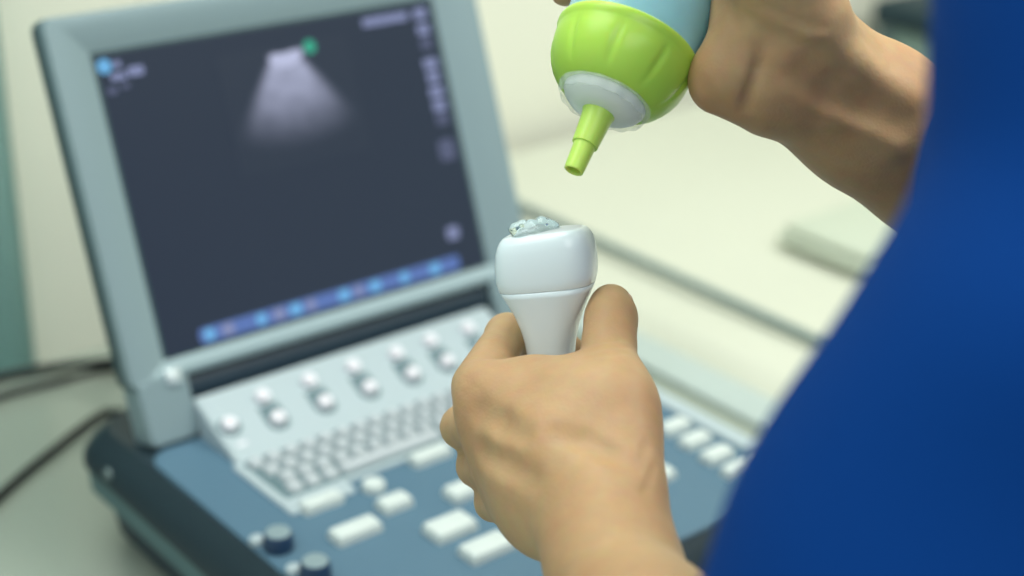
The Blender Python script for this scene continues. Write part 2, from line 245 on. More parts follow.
def surface(groups, h, subs=(), B=24, post=None):
    """groups: lists of capsules (ax,ay,az,ra,bx,by,bz,rb,k). Limbs blend smoothly inside a group and with the others.
    Returns vertices and quads of the zero surface, worked out block by block."""
    caps = [c for g in groups for c in g]
    lo = np.min([np.minimum(np.array(c[0:3]) - c[3], np.array(c[4:7]) - c[7]) for c in caps], 0) - .03
    hi = np.max([np.maximum(np.array(c[0:3]) + c[3], np.array(c[4:7]) + c[7]) for c in caps], 0) + .03
    nb = np.ceil((hi - lo) / (h * B)).astype(int)
    N = nb * B + 2
    gi = np.stack(np.meshgrid(*[np.arange(n) for n in nb], indexing='ij'), -1).reshape(-1, 3)
    cen = lo + (gi + .5) * h * B
    rad = h * B * .87
    dist = np.stack([cap_dist(cen.astype(np.float32), c) for c in caps], 1)
    near = dist.min(1)
    act = np.where(np.abs(near) < rad + .03)[0]
    key = lambda i: (i[..., 0] * N[1] + i[..., 1]) * N[2] + i[..., 2]
    VK, VP, Q = [], [], []
    ar = np.arange(B + 1)
    G = np.stack(np.meshgrid(ar, ar, ar, indexing='ij'), -1)
    # samples B+1 per axis per block: cells own [0,B); edges owned by start sample in [0,B)
    for bi in act:
        base = gi[bi] * B
        P = (lo + (base + G) * h).astype(np.float32)
        D = None
        for j, c in enumerate(caps):
            if dist[bi, j] > rad + .05: continue
            d = cap_dist(P, c)
            D = d if D is None else smin(D, d, c[8])
        if D is None: continue
        for c in subs:
            cc = (np.array(c[0:3]) + np.array(c[4:7])) / 2
            if np.linalg.norm(cc - cen[bi]) > rad + .06 + np.linalg.norm(np.array(c[0:3]) - np.array(c[4:7])) / 2: continue
            D = -smin(-D, cap_dist(P, c), c[8])
        if post is not None: D = post(P, D)
        s = D < 0
        if s.all() or not s.any(): continue
        # cell vertices
        cs = [s[i:B + i, j:B + j, k:B + k] for i in (0, 1) for j in (0, 1) for k in (0, 1)]
        tot = sum(c.astype(np.int8) for c in cs)
        idx = np.argwhere((tot > 0) & (tot < 8))
        if len(idx):
            acc = np.zeros((len(idx), 3)); cnt = np.zeros(len(idx))
            for ax in range(3):
                o1, o2 = [a for a in range(3) if a != ax]
                for u in (0, 1):
                    for w in (0, 1):
                        p0 = idx.copy(); p0[:, o1] += u; p0[:, o2] += w
                        p1 = p0.copy(); p1[:, ax] += 1
                        d0 = D[p0[:, 0], p0[:, 1], p0[:, 2]]; d1 = D[p1[:, 0], p1[:, 1], p1[:, 2]]
                        m = (d0 < 0) != (d1 < 0)
                        t = np.where(m, d0 / np.where(m, d0 - d1, 1), 0)
                        q = p0.astype(float); q[:, ax] += t
                        acc[m] += q[m]; cnt[m] += 1
            VK.append(key(base + idx)); VP.append(lo + (base + acc / cnt[:, None]) * h)
        # quads for sign changing edges
        for ax in range(3):
            o1, o2 = [(1, 2), (2, 0), (0, 1)][ax]
            sl0 = [slice(0, B)] * 3; sl1 = list(sl0); sl1[ax] = slice(1, B + 1)
            a, b = s[tuple(sl0)], s[tuple(sl1)]
            e = np.argwhere(a != b)
            if not len(e): continue
            flip = a[e[:, 0], e[:, 1], e[:, 2]]
            g = base + e
            q = []
            for u, w in ((-1, -1), (0, -1), (0, 0), (-1, 0)):
                t = g.copy(); t[:, o1] += u; t[:, o2] += w; q.append(key(t))
            q = np.stack(q, 1); q[~flip] = q[~flip][:, ::-1]
            Q.append(q)
    K = np.concatenate(VK); V = np.concatenate(VP); Q = np.concatenate(Q)
    o = np.argsort(K); K = K[o]; V = V[o]
    i = np.searchsorted(K, Q); i = np.clip(i, 0, len(K) - 1)
    ok = (K[i] == Q).all(1)
    return V, i[ok]

def relax(V, Q, it=2, w=.5):
    for _ in range(it):
        acc = np.zeros_like(V); cnt = np.zeros(len(V))
        for a, b in ((0, 1), (1, 2), (2, 3), (3, 0)):
            np.add.at(acc, Q[:, a], V[Q[:, b]]); np.add.at(acc, Q[:, b], V[Q[:, a]])
            np.add.at(cnt, Q[:, a], 1); np.add.at(cnt, Q[:, b], 1)
        V = V * (1 - w) + w * acc / np.maximum(cnt, 1)[:, None]
    return V

def surf_obj(name, groups, h, m, parent=None, subs=(), post=None, it=2, center=None):
    V, Q = surface(groups, h, subs, post=post)
    V = relax(V, Q, it)
    if center is not None: V = V - np.array(center)
    me = bpy.data.meshes.new(name)
    me.vertices.add(len(V)); me.vertices.foreach_set('co', V.astype(np.float32).ravel())
    me.loops.add(len(Q) * 4); me.loops.foreach_set('vertex_index', Q.astype(np.int32).ravel())
    me.polygons.add(len(Q)); me.polygons.foreach_set('loop_start', np.arange(0, len(Q) * 4, 4, dtype=np.int32))
    me.update(calc_edges=True); me.validate()
    return link(name, me, m, parent)

# ================================================================ the ultrasound machine
W, H = .305, .229                     # the screen
ZT = -.168                            # table top below the screen's lower left corner
mach = thing('ultrasound_machine', 'portable laptop-style ultrasound machine with open lid and lit dark screen', 'ultrasound machine', MACHINE_AT, MACHINE_YAW)
ct, st = math.cos(LID_TILT), math.sin(LID_TILT)
def LP(a, b, n):                       # along the screen, up the screen, out of the screen
    return Vector((a, b * st - n * ct, b * ct + n * st))
# base
rings = []
for z, x0, x1, y0, y1, r in ((-.160, -.030, .330, -.335, .052, .02), (-.157, -.034, .334, -.339, .056, .024), (-.122, -.040, .338, -.345, .058, .026), (-.1185, -.041, .339, -.346, .058, .026)):
    rings.append([(x, y, z) for x, y in rrect(x0, x1, y0, y1, r, 8)])
obj('battery_housing', loft(rings), M['dark'], mach, auto=40)
rings = []
for z, x0, x1, y0, y1, r in ((-.1185, -.044, .342, -.349, .060, .026), (-.116, -.051, .349, -.356, .064, .026), (-.0945, -.0535, .351, -.358, .064, .027)):
    rings.append([(x, y, z) for x, y in rrect(x0, x1, y0, y1, r, 8)])
obj('lower_housing', loft(rings), M['lower'], mach, auto=40)
rings = []
for z, x0, x1, y0, y1, r in ((-.0945, -.052, .350, -.358, .062, .028), (-.092, -.056, .354, -.362, .066, .030), (-.084, -.056, .354, -.363, .066, .032),
                             (-.072, -.050, .348, -.358, .060, .032), (-.064, -.043, .341, -.352, .054, .032), (-.0605, -.040, .338, -.349, .051, .030)):
    rings.append([(x, y, z) for x, y in rrect(x0, x1, y0, y1, r, 8)])
obj('base_housing', loft(rings), M['base'], mach, auto=40)
for sx, sy in ((0, -.31), (.3, -.31), (0, .02), (.3, .02)):
    obj('rubber_foot', lathe([(ZT + .0003, .010), (ZT + .002, .012), (-.159, .012)], 24), M['rubber'], mach, auto=40).location = (sx, sy, 0)
rings = []
for z, g, r in ((-.061, 0, .020), (-.0585, .0, .020), (-.0575, .0015, .019)):
    rings.append([(x, y, z) for x, y in rrect(-.0375 + g, .324 - g, -.347 + g, -.026 - g, r, 8)])
obj('deck_panel', loft(rings), M['deck'], mach, auto=30)
rings = []
for z, g in ((-.061, 0), (-.0555, .0), (-.0545, .001)):
    rings.append([(x, y, z) for x, y in rrect(.3215 + g, .337 - g, -.300 + g, .045 - g, .006, 4)])
obj('side_trim', loft(rings), M['tray'], mach, auto=30)
obj('cap_screw', lathe([(0, .0045), (.002, .0045), (.003, .003)], 20), M['steel'], mach, auto=40)
bpy.data.objects['cap_screw'].rotation_euler = (0, -PI / 2, 0); bpy.data.objects['cap_screw'].location = (-.0545, .0, -.080)
# hinge
obj('hinge_bar', tube([(.011, .006, -.030), (.297, .006, -.030)], .0165, 24, 1), M['dark'], mach, auto=50)
obj('hinge_housing', box_bm(.012, .296, .0, .040, -.0580, -.034, .006), M['dark'], mach, auto=40)
# lid
def ring(a0, a1, b0, b1, n, r, k=4):
    return [LP(a, b, n) for a, b in rrect(a0, a1, b0, b1, r, k)]
bm = loft([ring(-.034, .347, -.0135, .258, -.004, .008), ring(-.036, .349, -.0155, .260, -.003, .008),
           ring(-.036, .349, -.0155, .260, .0005, .007), ring(-.0345, .3475, -.0145, .2585, .0050, .006), ring(-.022, .335, -.0105, .2490, .0060, .003),
           ring(-.001, W + .001, -.001, H + .001, -.0036, .0005), ring(.0, W, .0, H, -.0040, .0004)], True, True)
obj('lid', bm, M['lid'], mach, auto=30)
bm = loft([ring(-.022, .335, -.002, .246, -.026, .012), ring(-.033, .346, -.0125, .257, -.0225, .011), ring(-.0365, .3495, -.016, .2605, -.016, .009), ring(-.0365, .3495, -.016, .2605, -.0035, .008), ring(-.034, .347, -.0135, .258, -.0030, .008)])
lid = bpy.data.objects['lid']
obj('back_shell', bm, M['lidside'], lid, auto=30)
for a0, a1 in ((-.031, .0095), (.300, .3405)):
    bm = bmesh.new()
    r2 = [ring(a0, a1, -.0615, -.010, n, .006) for n in (-.022, .0045)]
    r2 = [ring(a0 + .002, a1 - .002, -.0595, -.012, -.024, .005)] + r2 + [ring(a0 + .002, a1 - .002, -.0595, -.012, .0065, .005)]
    obj('hinge_arm', loft(r2), M['lid'], lid, auto=40)
bm = bmesh.new(); loft([ring(-.0085, .0035, -.0185, -.0075, .004, .002), ring(-.0085, .0035, -.0185, -.0075, .0085, .002), ring(-.0075, .0025, -.0175, -.0085, .0095, .002)], bm=bm)
obj('latch', bm, M['chrome'], lid, auto=40)
# screen: lit glass with the examination picture on it
def screen_material():
    m = mat('lit_screen', srgb(8, 10, 14), .35, spec=.3)
    b = m.node_tree.nodes['Principled BSDF']
    b.inputs['Emission Color'].default_value = srgb(46, 57, 74); b.inputs['Emission Strength'].default_value = SCREEN_E
    return m
SCREEN_E = .85
bm = loft([ring(.0002, W - .0002, .0002, H - .0002, -.0030, .0004), ring(.0002, W - .0002, .0002, H - .0002, -.0022, .0004)])
scr = obj('screen', bm, screen_material(), mach, auto=30)
def on_screen(name, a0, a1, b0, b1, m, r=None, n=-.0016):
    r = min((a1 - a0), (b1 - b0)) * .25 if r is None else r
    return obj(name, loft([ring(a0, a1, b0, b1, -.0022, r), ring(a0, a1, b0, b1, n, r)]), m, scr, auto=30)
def sector_material():
    """the grey echo fan: bright by the probe face, fading with depth; the picture the screen shows."""
    m = bpy.data.materials.new('echo_picture'); m.use_nodes = True
    nt = m.node_tree; L = nt.links.new
    N = lambda t, **k: nt.nodes.new('ShaderNode' + t)
    e = nt.nodes['Principled BSDF']; e.inputs['Base Color'].default_value = srgb(8, 10, 14); e.inputs['Roughness'].default_value = .35; e.inputs['Specular IOR Level'].default_value = .3
    tc = N('TexCoord'); sp = N('SeparateXYZ')
    L(tc.outputs['UV'], sp.inputs[0])
    def mth(op, a, b=None, c=None):
        n = N('Math'); n.operation = op
        for i, v in enumerate((a, b, c)):
            if v is None: continue
            if isinstance(v, (int, float)): n.inputs[i].default_value = v
            else: L(v, n.inputs[i])
        return n.outputs[0]
    def mr(v, a, b, c, d):
        n = N('MapRange'); n.interpolation_type = 'SMOOTHSTEP'; L(v, n.inputs[0])
        for i, q in enumerate((a, b, c, d)): n.inputs[i + 1].default_value = q
        return n.outputs[0]
    x = mth('SUBTRACT', sp.outputs[0], .5); y = mth('SUBTRACT', 1.10, sp.outputs[1])     # y grows downwards from the apex
    rad = mth('SQRT', mth('ADD', mth('MULTIPLY', x, x), mth('MULTIPLY', y, y)))
    ang = mth('ABSOLUTE', mth('ARCTAN2', x, y))
    fan = mr(ang, .36, .60, 1., 0.)
    nz = N('TexNoise'); nz.inputs['Scale'].default_value = 9; nz.inputs['Detail'].default_value = 5; L(tc.outputs['UV'], nz.inputs[0])
    near = mr(rad, .16, .20, 0., 1.)
    fall = mr(rad, .30, 1.0, 1., 0.)
    ex_ = mth('DIVIDE', mth('SUBTRACT', sp.outputs[0], .515), .135); ey_ = mth('DIVIDE', mth('SUBTRACT', sp.outputs[1], mth('MULTIPLY_ADD', mth('MULTIPLY', x, x), 2.2, .875)), .060)
    cap = mr(mth('ADD', mth('MULTIPLY', ex_, ex_), mth('MULTIPLY', ey_, ey_)), .3, 1.4, 1., 0.)
    v = mth('ADD', mth('MULTIPLY', mth('MULTIPLY', fan, near), mth('MULTIPLY', fall, mth('MULTIPLY_ADD', nz.outputs['Fac'], .6, .38))), mth('MULTIPLY', cap, 1.0))
    mx = N('Mix'); mx.data_type = 'RGBA'; mx.inputs[6].default_value = srgb(46, 57, 74); mx.inputs[7].default_value = srgb(200, 206, 238)
    L(v, mx.inputs[0]); L(mx.outputs[2], e.inputs['Emission Color']); e.inputs['Emission Strength'].default_value = SCREEN_E
    return m
def echo_picture(a0, a1, b0, b1):
    bm = bmesh.new(); uv = bm.loops.layers.uv.new()
    vs = [bm.verts.new(LP(a, b, -.0016)) for a, b in ((a0, b0), (a1, b0), (a1, b1), (a0, b1))]
    vb = [bm.verts.new(LP(a, b, -.0022)) for a, b in ((a0, b0), (a1, b0), (a1, b1), (a0, b1))]
    f = bm.faces.new(vs)
    for l, q in zip(f.loops, ((0, 0), (1, 0), (1, 1), (0, 1))): l[uv].uv = q
    for i in range(4):
        g = bm.faces.new((vs[i], vs[(i + 1) % 4], vb[(i + 1) % 4], vb[i]))
        for l in g.loops: l[uv].uv = (0, 0)
    return obj('echo_picture', bm, sector_material(), scr)
echo_picture(.095, .216, .118, .2135)
E1 = emitter('screen_text_glow', srgb(150, 160, 200), .8); E2 = emitter('screen_blue_glow', srgb(120, 190, 240), .9)
E3 = emitter('screen_green_glow', srgb(70, 180, 150), .9); E4 = emitter('screen_bar_glow', srgb(104, 132, 196), .85); E5 = emitter('screen_dim_glow', srgb(104, 112, 140), .8)
on_screen('orientation_marker', .1745, .1855, .2025, .2135, E3, .0054, -.0013)
on_screen('corner_icon', .0005, .0115, .2145, .2255, E2, .0052)
for a, b, w, h, e in ((.013, .2175, .006, .005, E1), (.009, .2085, .012, .005, E1), (.023, .2095, .013, .007, E1), (.004, .199, .008, .005, E5), (.016, .2015, .006, .004, E5)):
    on_screen('caption_block', a, a + w, b, b + h, e)
on_screen('caption_block', .234, .279, .2155, .2225, E1)
for b, w, e in ((.2145, .013, E1), (.201, .012, E1), (.189, .011, E5), (.172, .014, E1), (.1605, .012, E1), (.148, .014, E1), (.136, .013, E1), (.1245, .012, E5)):
    on_screen('caption_block', .291 - w / 2 + .001, .291 + w / 2 + .001, b, b + .009, e)
on_screen('caption_block', .282, .298, .094, .112, E5)
on_screen('caption_block', .272, .284, .028, .039, E1)
on_screen('task_bar', .030, .278, .0025, .0145, E4, .003)
for i in range(16):
    on_screen('task_icon', .034 + i * .0152, .034 + i * .0152 + (.0105 if i % 3 else .0085), .004, .013, (E2, E1, E4, E2, E1)[i % 5] if i < 10 else (E2, E4)[i % 2], .003, -.0012)
# sloping control panel behind the keys
y0, z0, y1, z1 = -.0800, -.0565, -.0150, -.0285
def inc(x, v, n=0.):                    # v metres up the slope from its front edge
    L_ = math.hypot(y1 - y0, z1 - z0); uy, uz = (y1 - y0) / L_, (z1 - z0) / L_
    return Vector((x, y0 + v * uy - n * uz, z0 + v * uz + n * uy))
SL_ = math.hypot(y1 - y0, z1 - z0)
bm = bmesh.new()
prof = [(y0 - .002, -.0585), (y0 - .001, z0), (y1 - .004, z1 - .0004), (y1, z1 - .003), (y1, -.0585)]
loft([[(x, y, z) for y, z in prof] for x in (.009, .2885)], bm=bm)
bmesh.ops.bevel(bm, geom=[e for e in bm.edges], offset=.0012, segments=2, affect='EDGES')
panel = obj('control_panel', bm, M['tray'], mach, auto=30)
rot = math.atan2(z1 - z0, y1 - y0)
def tilted(name, bm, m, x, v, n=0.):
    o = obj(name, bm, m, mach, auto=40); o.location = inc(x, v, n); o.rotation_euler = (rot, 0, 0); return o
cols = [(.0205, None, .033), (.0575, .0245, .0480), (.0995, .0245, .0485), (.1405, .0240, .0485), (.1815, .0235, .0475), (.2170, .0240, .0490), (.2560, .0250, .0490)]
btn0 = None
for x, va, vb in cols:
    vs_ = [v for v in (va, vb) if v is not None]
    tilted('button_shade_pad', loft([[(a, b, z) for a, b in rrect(-.0100 + g, .0100 - g, vs_[0] - sum(vs_) / len(vs_) - .0100 + g, vs_[-1] - sum(vs_) / len(vs_) + .0100 - g, .0095 - g, 6)] for z, g in ((0, 0), (.0006, .0003), (.0009, .0012))]), M['well_and_shade'], x, sum(vs_) / len(vs_))  # dark pad on the slope, its tone is painted shade around the buttons
    for v in vs_:
        if btn0 is None:
            btn0 = tilted('control_button', lathe([(0, .0060), (.0045, .0058), (.0058, .0050), (.0064, .003)], 28), M['button'], x, v, .001)
        else: copy_part(btn0, mach, inc(x, v, .001))
tilted('panel_mark', loft([[(a, b, z) for a, b in rrect(-.004, .004, -.003, .003, .001, 3)] for z in (-.0002, .0006)]), M['button'], .0215, .0165)
# keyboard
bm = loft([[(x, y, z) for x, y in rrect(.0035 + g, .2885 - g, -.1500 + g, -.0805 - g, .004, 4)] for z, g in ((-.0585, 0), (-.0560, 0), (-.0552, .0008))])
obj('keyboard_tray', bm, M['tray'], mach, auto=30)
bm = loft([[(x, y, z) for x, y in rrect(.0035 + g, .058 - g, -.1640 + g, -.1485 - g, .004, 4)] for z, g in ((-.0585, 0), (-.0562, 0), (-.0554, .0008))])
obj('tray_corner', bm, M['tray'], mach, auto=30)
bm = loft([[(x, y, z) for x, y in rrect(.0105, .2830, -.1455, -.0845, .003, 4)] for z in (-.0556, -.0549)])
obj('key_well', bm, M['well_and_shade'], mach, auto=30)
def key_bm(w, d, h):
    return loft([[(x, y, z) for x, y in rrect(-w / 2 + g, w / 2 - g, -d / 2 + g, d / 2 - g, .0018, 3)] for z, g in ((0, 0), (h * .6, .0004), (h * .92, .0013), (h, .0024))])
key0 = None
rows = [(-.0915, .0185), (-.1065, .0225), (-.1215, .0265), (-.1365, .0225)]
for ri, (y, xs) in enumerate(rows):
    n = int((.281 - xs) / .0152) + 1
    for i in range(n):
        x = xs + i * .0152
        if ri == 3 and 3 <= i <= 8: continue
        if key0 is None:
            key0 = obj('keyboard_key', key_bm(.0112, .0112, .0042), M['key'], mach, auto=35); key0.location = (x, y, -.0549)
        else: copy_part(key0, mach, (x, y, -.0549))
o = obj('space_bar', key_bm(.088, .0112, .0042), M['key'], mach, auto=35); o.location = (.106, -.1365, -.0549)
# keys on the deck
def fkey(name, x, y, w, d, h=.0070, m='white', rz=0):
    o = obj(name, key_bm(w, d, h), M[m], mach, auto=35); o.location = (x, y, -.0575); o.rotation_euler = (0, 0, rz); return o
for x, y, w, d in ((.0270, -.1640, .032, .013), (.0255, -.2085, .036, .017), (.0670, -.1955, .024, .016), (.1265, -.1575, .034, .014), (.1150, -.2120, .026, .018),
                   (.0790, -.2440, .034, .022), (.0830, -.2790, .036, .020), (.3020, -.2360, .026, .015), (.2995, -.2605, .026, .015), (.2965, -.2860, .026, .015), (.2935, -.3100, .026, .014),
                   (.1800, -.1580, .034, .014), (.2300, -.1580, .034, .014), (.2350, -.2440, .034, .022), (.2350, -.2790, .036, .020)):
    fkey('function_key', x, y, w, d)
o = obj('round_key', lathe([(0, .0085), (.0045, .0083), (.006, .0072), (.0066, .004)], 28), M['white'], mach, auto=40); o.location = (.0690, -.1675, -.0575)
o = obj('round_key', lathe([(0, .0045), (.003, .0043), (.004, .003)], 24), M['white'], mach, auto=40); o.location = (.3160, -.3080, -.0575)
o = obj('trackball_ring', lathe([(0, .030), (.003, .029), (.004, .026), (.003, .022)], 40), M['well_and_shade'], mach, auto=40); o.location = (.158, -.262, -.0575)
o = obj('trackball', lathe([(.0205 * math.cos(t) * -1 + .006, max(.0205 * math.sin(t), .0004)) for t in [PI * (.28 + .72 * i / 16) for i in range(17)]], 32), M['knob'], mach, smooth=True); o.location = (.158, -.262, -.0575)
for x, y in ((-.0245, -.1915), (-.0235, -.2350)):
    k = obj('rotary_knob', lathe([(0, .0100), (.001, .0105), (.010, .0098), (.0122, .0090)], 36, fn=lambda s, t: 1 + .02 * math.cos(18 * t)), M['knob'], mach, auto=40); k.location = (x, y, -.0575)
    obj('knob_cap', lathe([(.0121, .0088), (.0130, .0082), (.0133, .006)], 28), M['lid'], k, auto=40)
for x, y in ((-.0325, -.1775), (-.0315, -.2215)):
    o = obj('indicator_button', lathe([(0, .0055), (.0035, .0053), (.0045, .004)], 24), M['tray'], mach, auto=40); o.location = (x, y, -.0575)

# cables of the machine, lying on the table
R = Matrix.Translation(MACHINE_AT) @ Matrix.Rotation(MACHINE_YAW, 4, 'Z')
def loc(x, y, z): return R @ Vector((x, y, z))
def cable(pts, r, label):
    return tag(obj('power_cable', tube([loc(*p) for p in pts], r, 12, 12), M['rubber'], smooth=True), label, 'cable', 'black cables left of the machine')
cable([(.11, .100, -.085), (.105, .180, -.10), (.098, .265, -.135), (.086, .303, -.150), (.054, .338, -.1590), (.003, .356, -.1618), (-.06, .352, -.1618), (-.20, .30, -.1618), (-.36, .31, -.1618)], .0044,
      'upper black cable running left from behind the lid, along the table edge')
cable([(.16, .090, -.095), (.165, .180, -.13), (.135, .28, -.1610), (.090, .310, -.1618), (.045, .318, -.1632), (-.008, .322, -.1632), (-.05, .31, -.1632), (-.16, .25, -.1632), (-.32, .22, -.1632)], .0034,
      'thinner black cable crossing below the upper one behind the lid')
cable([(.08, .085, -.10), (.075, .160, -.14), (.058, .225, -.1620), (.043, .231, -.1625), (-.008, .203, -.1625), (-.083, .155, -.1625), (-.18, .08, -.1625), (-.32, .05, -.1625)], .0038,
      'lowest black cable crossing the bare table left of the base')

# ================================================================ table
TX0, TX1, TY0, TY1, TH = -.50, .560, -.42, .372, MACHINE_AT[2] + ZT
tab = thing('trolley_table', 'pale laminate table with grey edge under the ultrasound machine', 'table', loc(0, 0, ZT - TH), MACHINE_YAW)
obj('tabletop', box_bm(TX0, TX1, TY0, TY1, TH - .03, TH, .003), M['table'], tab, auto=40)
bm = loft([[(x, y, z) for x, y in rrect(TX0 - .002, TX1 + .004, TY0 - .004, TY1 + .002, .006, 4)] for z in (TH - .032, TH - .003)], True, True)
obj('edge_band', bm, M['edge'], tab, auto=40)
obj('side_rail', box_bm(TX1 - .048, TX1, TY0 + .01, TY1 - .01, TH - .001, TH + .006, .002), M['edge'], tab, auto=40)
for x in (TX0 + .04, TX1 - .04):
    for y in (TY0 + .04, TY1 - .04):
        obj('leg', box_bm(x - .02, x + .02, y - .02, y + .02, 0, TH - .03, .003), M['steel'], tab, auto=40)

# ================================================================ probe held in the left hand
pr = thing('ultrasound_probe', 'white ultrasound probe held upright in the left hand, clear gel on its tip', 'ultrasound probe', PROBE_AT)
A = Vector(PROBE_AXIS); camr = Vector(CAM[0])
X = (camr - A * camr.dot(A)).normalized(); Y = A.cross(X)
mr = Matrix((X, Y, A)).transposed().to_4x4()
pr.rotation_euler = (mr @ Matrix.Rotation(math.radians(-16), 4, 'Z')).to_euler()
def sup(s, w, t, e, shift=0., tilt=0., n=56):
    r = []
    for i in range(n):
        a = 2 * PI * i / n; c, d = math.cos(a), math.sin(a)
        x = w * math.copysign(abs(c) ** (2 / e), c); y = t * math.copysign(abs(d) ** (2 / e), d)
        r.append((x + shift, y, s + tilt * x))
    return r
HW, HT = .0241, .0166
sup_t = lambda s: .07 * min(1, max(0, (s + .016) / .016))
low = [(-.085, .36, .55, 2.2), (-.06, .42, .62, 2.2), (-.045, .45, .66, 2.3), (-.030, .465, .68, 2.4), (-.024, .50, .70, 2.5), (-.018, .565, .74, 2.6), (-.012, .665, .80, 2.7), (-.007, .77, .86, 2.8), (-.003, .87, .92, 2.9), (-.0004, .925, .955, 3.0)]
obj('handle', loft([sup(s * 1.10, HW * f, HT * g, e, tilt=sup_t(s)) for s, f, g, e in low]), M['probe'], pr, smooth=True)
top = [(-.0004, .915, .945, 3.0), (.0004, .940, .962, 3.0), (.005, .985, .985, 3.1), (.010, 1.0, 1.0, 3.1), (.016, .995, .995, 3.1), (.0215, .97, .97, 3.1), (.0255, .93, .93, 3.1), (.0282, .88, .87, 3.1), (.0300, .82, .80, 3.0), (.0308, .76, .73, 3.0)]
obj('head', loft([sup(s * .86, HW * f, HT * g, e, tilt=.07 + .03 * min(1, max(0, (s - .01) / .015))) for s, f, g, e in top]), M['probe'], pr, smooth=True)
ln = [(.0304, .775, .75, 3.0), (.0311, .72, .69, 3.0), (.0316, .55, .55, 2.8), (.0319, .3, .3, 2.5), (.0320, .02, .02, 2.)]
obj('lens', loft([sup(s * .86, HW * f, HT * g, e, tilt=.10) for s, f, g, e in ln]), M['lens'], pr, smooth=True)
inv = Matrix.Translation(PROBE_AT) @ pr.rotation_euler.to_matrix().to_4x4()
inv = inv.inverted()
obj('strain_relief', lathe([(-.120, .0035), (-.108, .0042), (-.098, .0060), (-.091, .0075)], 24), M['tray'], pr, smooth=True)
endp = Vector((0, 0, -.116))
cab = [endp] + [inv @ Vector(p) for p in PROBE_CABLE]
obj('probe_cable', tube(cab, .0032, 12, 10), M['steel'], pr, smooth=True)
# gel heaped on the tip
gel = [(*g, g[0] + .0004, g[1], g[2], g[3], .0014) for g in GEL]
g0 = surf_obj('gel_blob', [gel], .0005, M['gel'], it=1)
tag(g0, 'clear lumpy dollop of ultrasound gel on the tip of the white probe', 'gel')
# ================================================================ gel bottle held in the right hand
bt = thing('gel_bottle', 'blue squeeze bottle with lime green cap held nozzle down in the right hand', 'bottle', BOTTLE_AT)
Z = Vector(BOTTLE_AXIS); Xb = (camr - Z * camr.dot(Z)).normalized(); Yb = Z.cross(Xb)
bt.rotation_euler = Matrix((Xb, Yb, Z)).transposed().to_euler()
obj('bottle_body', lathe([(-.165, .0005), (-.165, .026), (-.162, .0305), (-.155, .0325), (-.12, .0328), (-.08, .0322), (-.04, .0328), (-.012, .0328), (-.002, .0325)], 72), M['bottle'], bt, auto=50)
def ridge(s, t):
    w = max(0, min(1, (s - .004) / .006)) * max(0, min(1, (.0255 - s) / .008))
    q = (t * 9 / (2 * PI) + .15) % 1
    return 1 - .035 * w * math.exp(-((q - .5) / .085) ** 2)
obj('cap', lathe([(-.003, .0322), (-.003, .0340), (-.0018, .0345), (.0, .0345), (.0014, .0338), (.003, .0335), (.006, .0335), (.010, .0331), (.014, .0321), (.018, .0304), (.0215, .0282), (.0245, .0255), (.0265, .0230), (.0275, .0213), (.0270, .0194)], 220, False, False, fn=ridge), M['cap'], bt, auto=50)
obj('nozzle_seat', lathe([(.0262, .0200), (.0285, .0198), (.0308, .0184), (.0330, .0158), (.0345, .0125), (.0352, .0090), (.0355, .006)], 64), M['seat'], bt, smooth=True)
obj('nozzle', lathe([(.034, .0084), (.0365, .0074), (.040, .0070), (.0515, .0062), (.0522, .0061), (.0524, .0052), (.0645, .0047), (.0660, .0045), (.0663, .0040), (.0655, .0031), (.058, .0028)], 48, False, True), M['nozzle'], bt, auto=35)
obj('clear_collar', lathe([(.0272, .0226), (.0300, .0216), (.0318, .0203), (.0322, .0199), (.0316, .0199), (.0296, .0212), (.0272, .0221)], 132, False, False, fn=lambda s, t: 1 + .03 * (s - .026) / .006 * math.cos(14 * t + 1)), M['clear'], bt, smooth=True)

# ================================================================ the person
F = np.array([-.642, .767, 0]); Lf = np.array([-.767, -.642, 0]); T = np.array([.314, .552, 0])
def at(l, f, z): return tuple(T + Lf * l + F * f + np.array([0, 0, z]))
def lim(pts, k=.03):
    return [(*p[:3], p[3], *q[:3], q[3], k) for p, q in zip(pts, pts[1:])]
def j(l, f, z, r): return (*at(l, f, z), r)
core = (lim([j(.17, 0, 1.395, .045), j(.0, -.005, 1.42, .055), j(-.17, 0, 1.395, .045)], .04)
        + lim([j(.085, 0, 1.28, .095), j(-.085, 0, 1.28, .095)], .05) + lim([j(.05, 0, 1.08, .095), j(-.05, 0, 1.08, .095)], .06)
        + lim([j(.065, 0, .94, .105), j(-.065, 0, .94, .105)], .06) + lim([j(0, 0, 1.28, .10), j(0, 0, .94, .10)], .05))
for s in (1, -1):
    core += lim([j(.09 * s, .0, .90, .085), j(.085 * s, .01, .50, .058), j(.08 * s, -.01, .12, .040), j(.08 * s, .0, .06, .036)], .03)
    core += lim([j(.08 * s, -.03, .05, .032), j(.085 * s, .10, .04, .030)], .03)
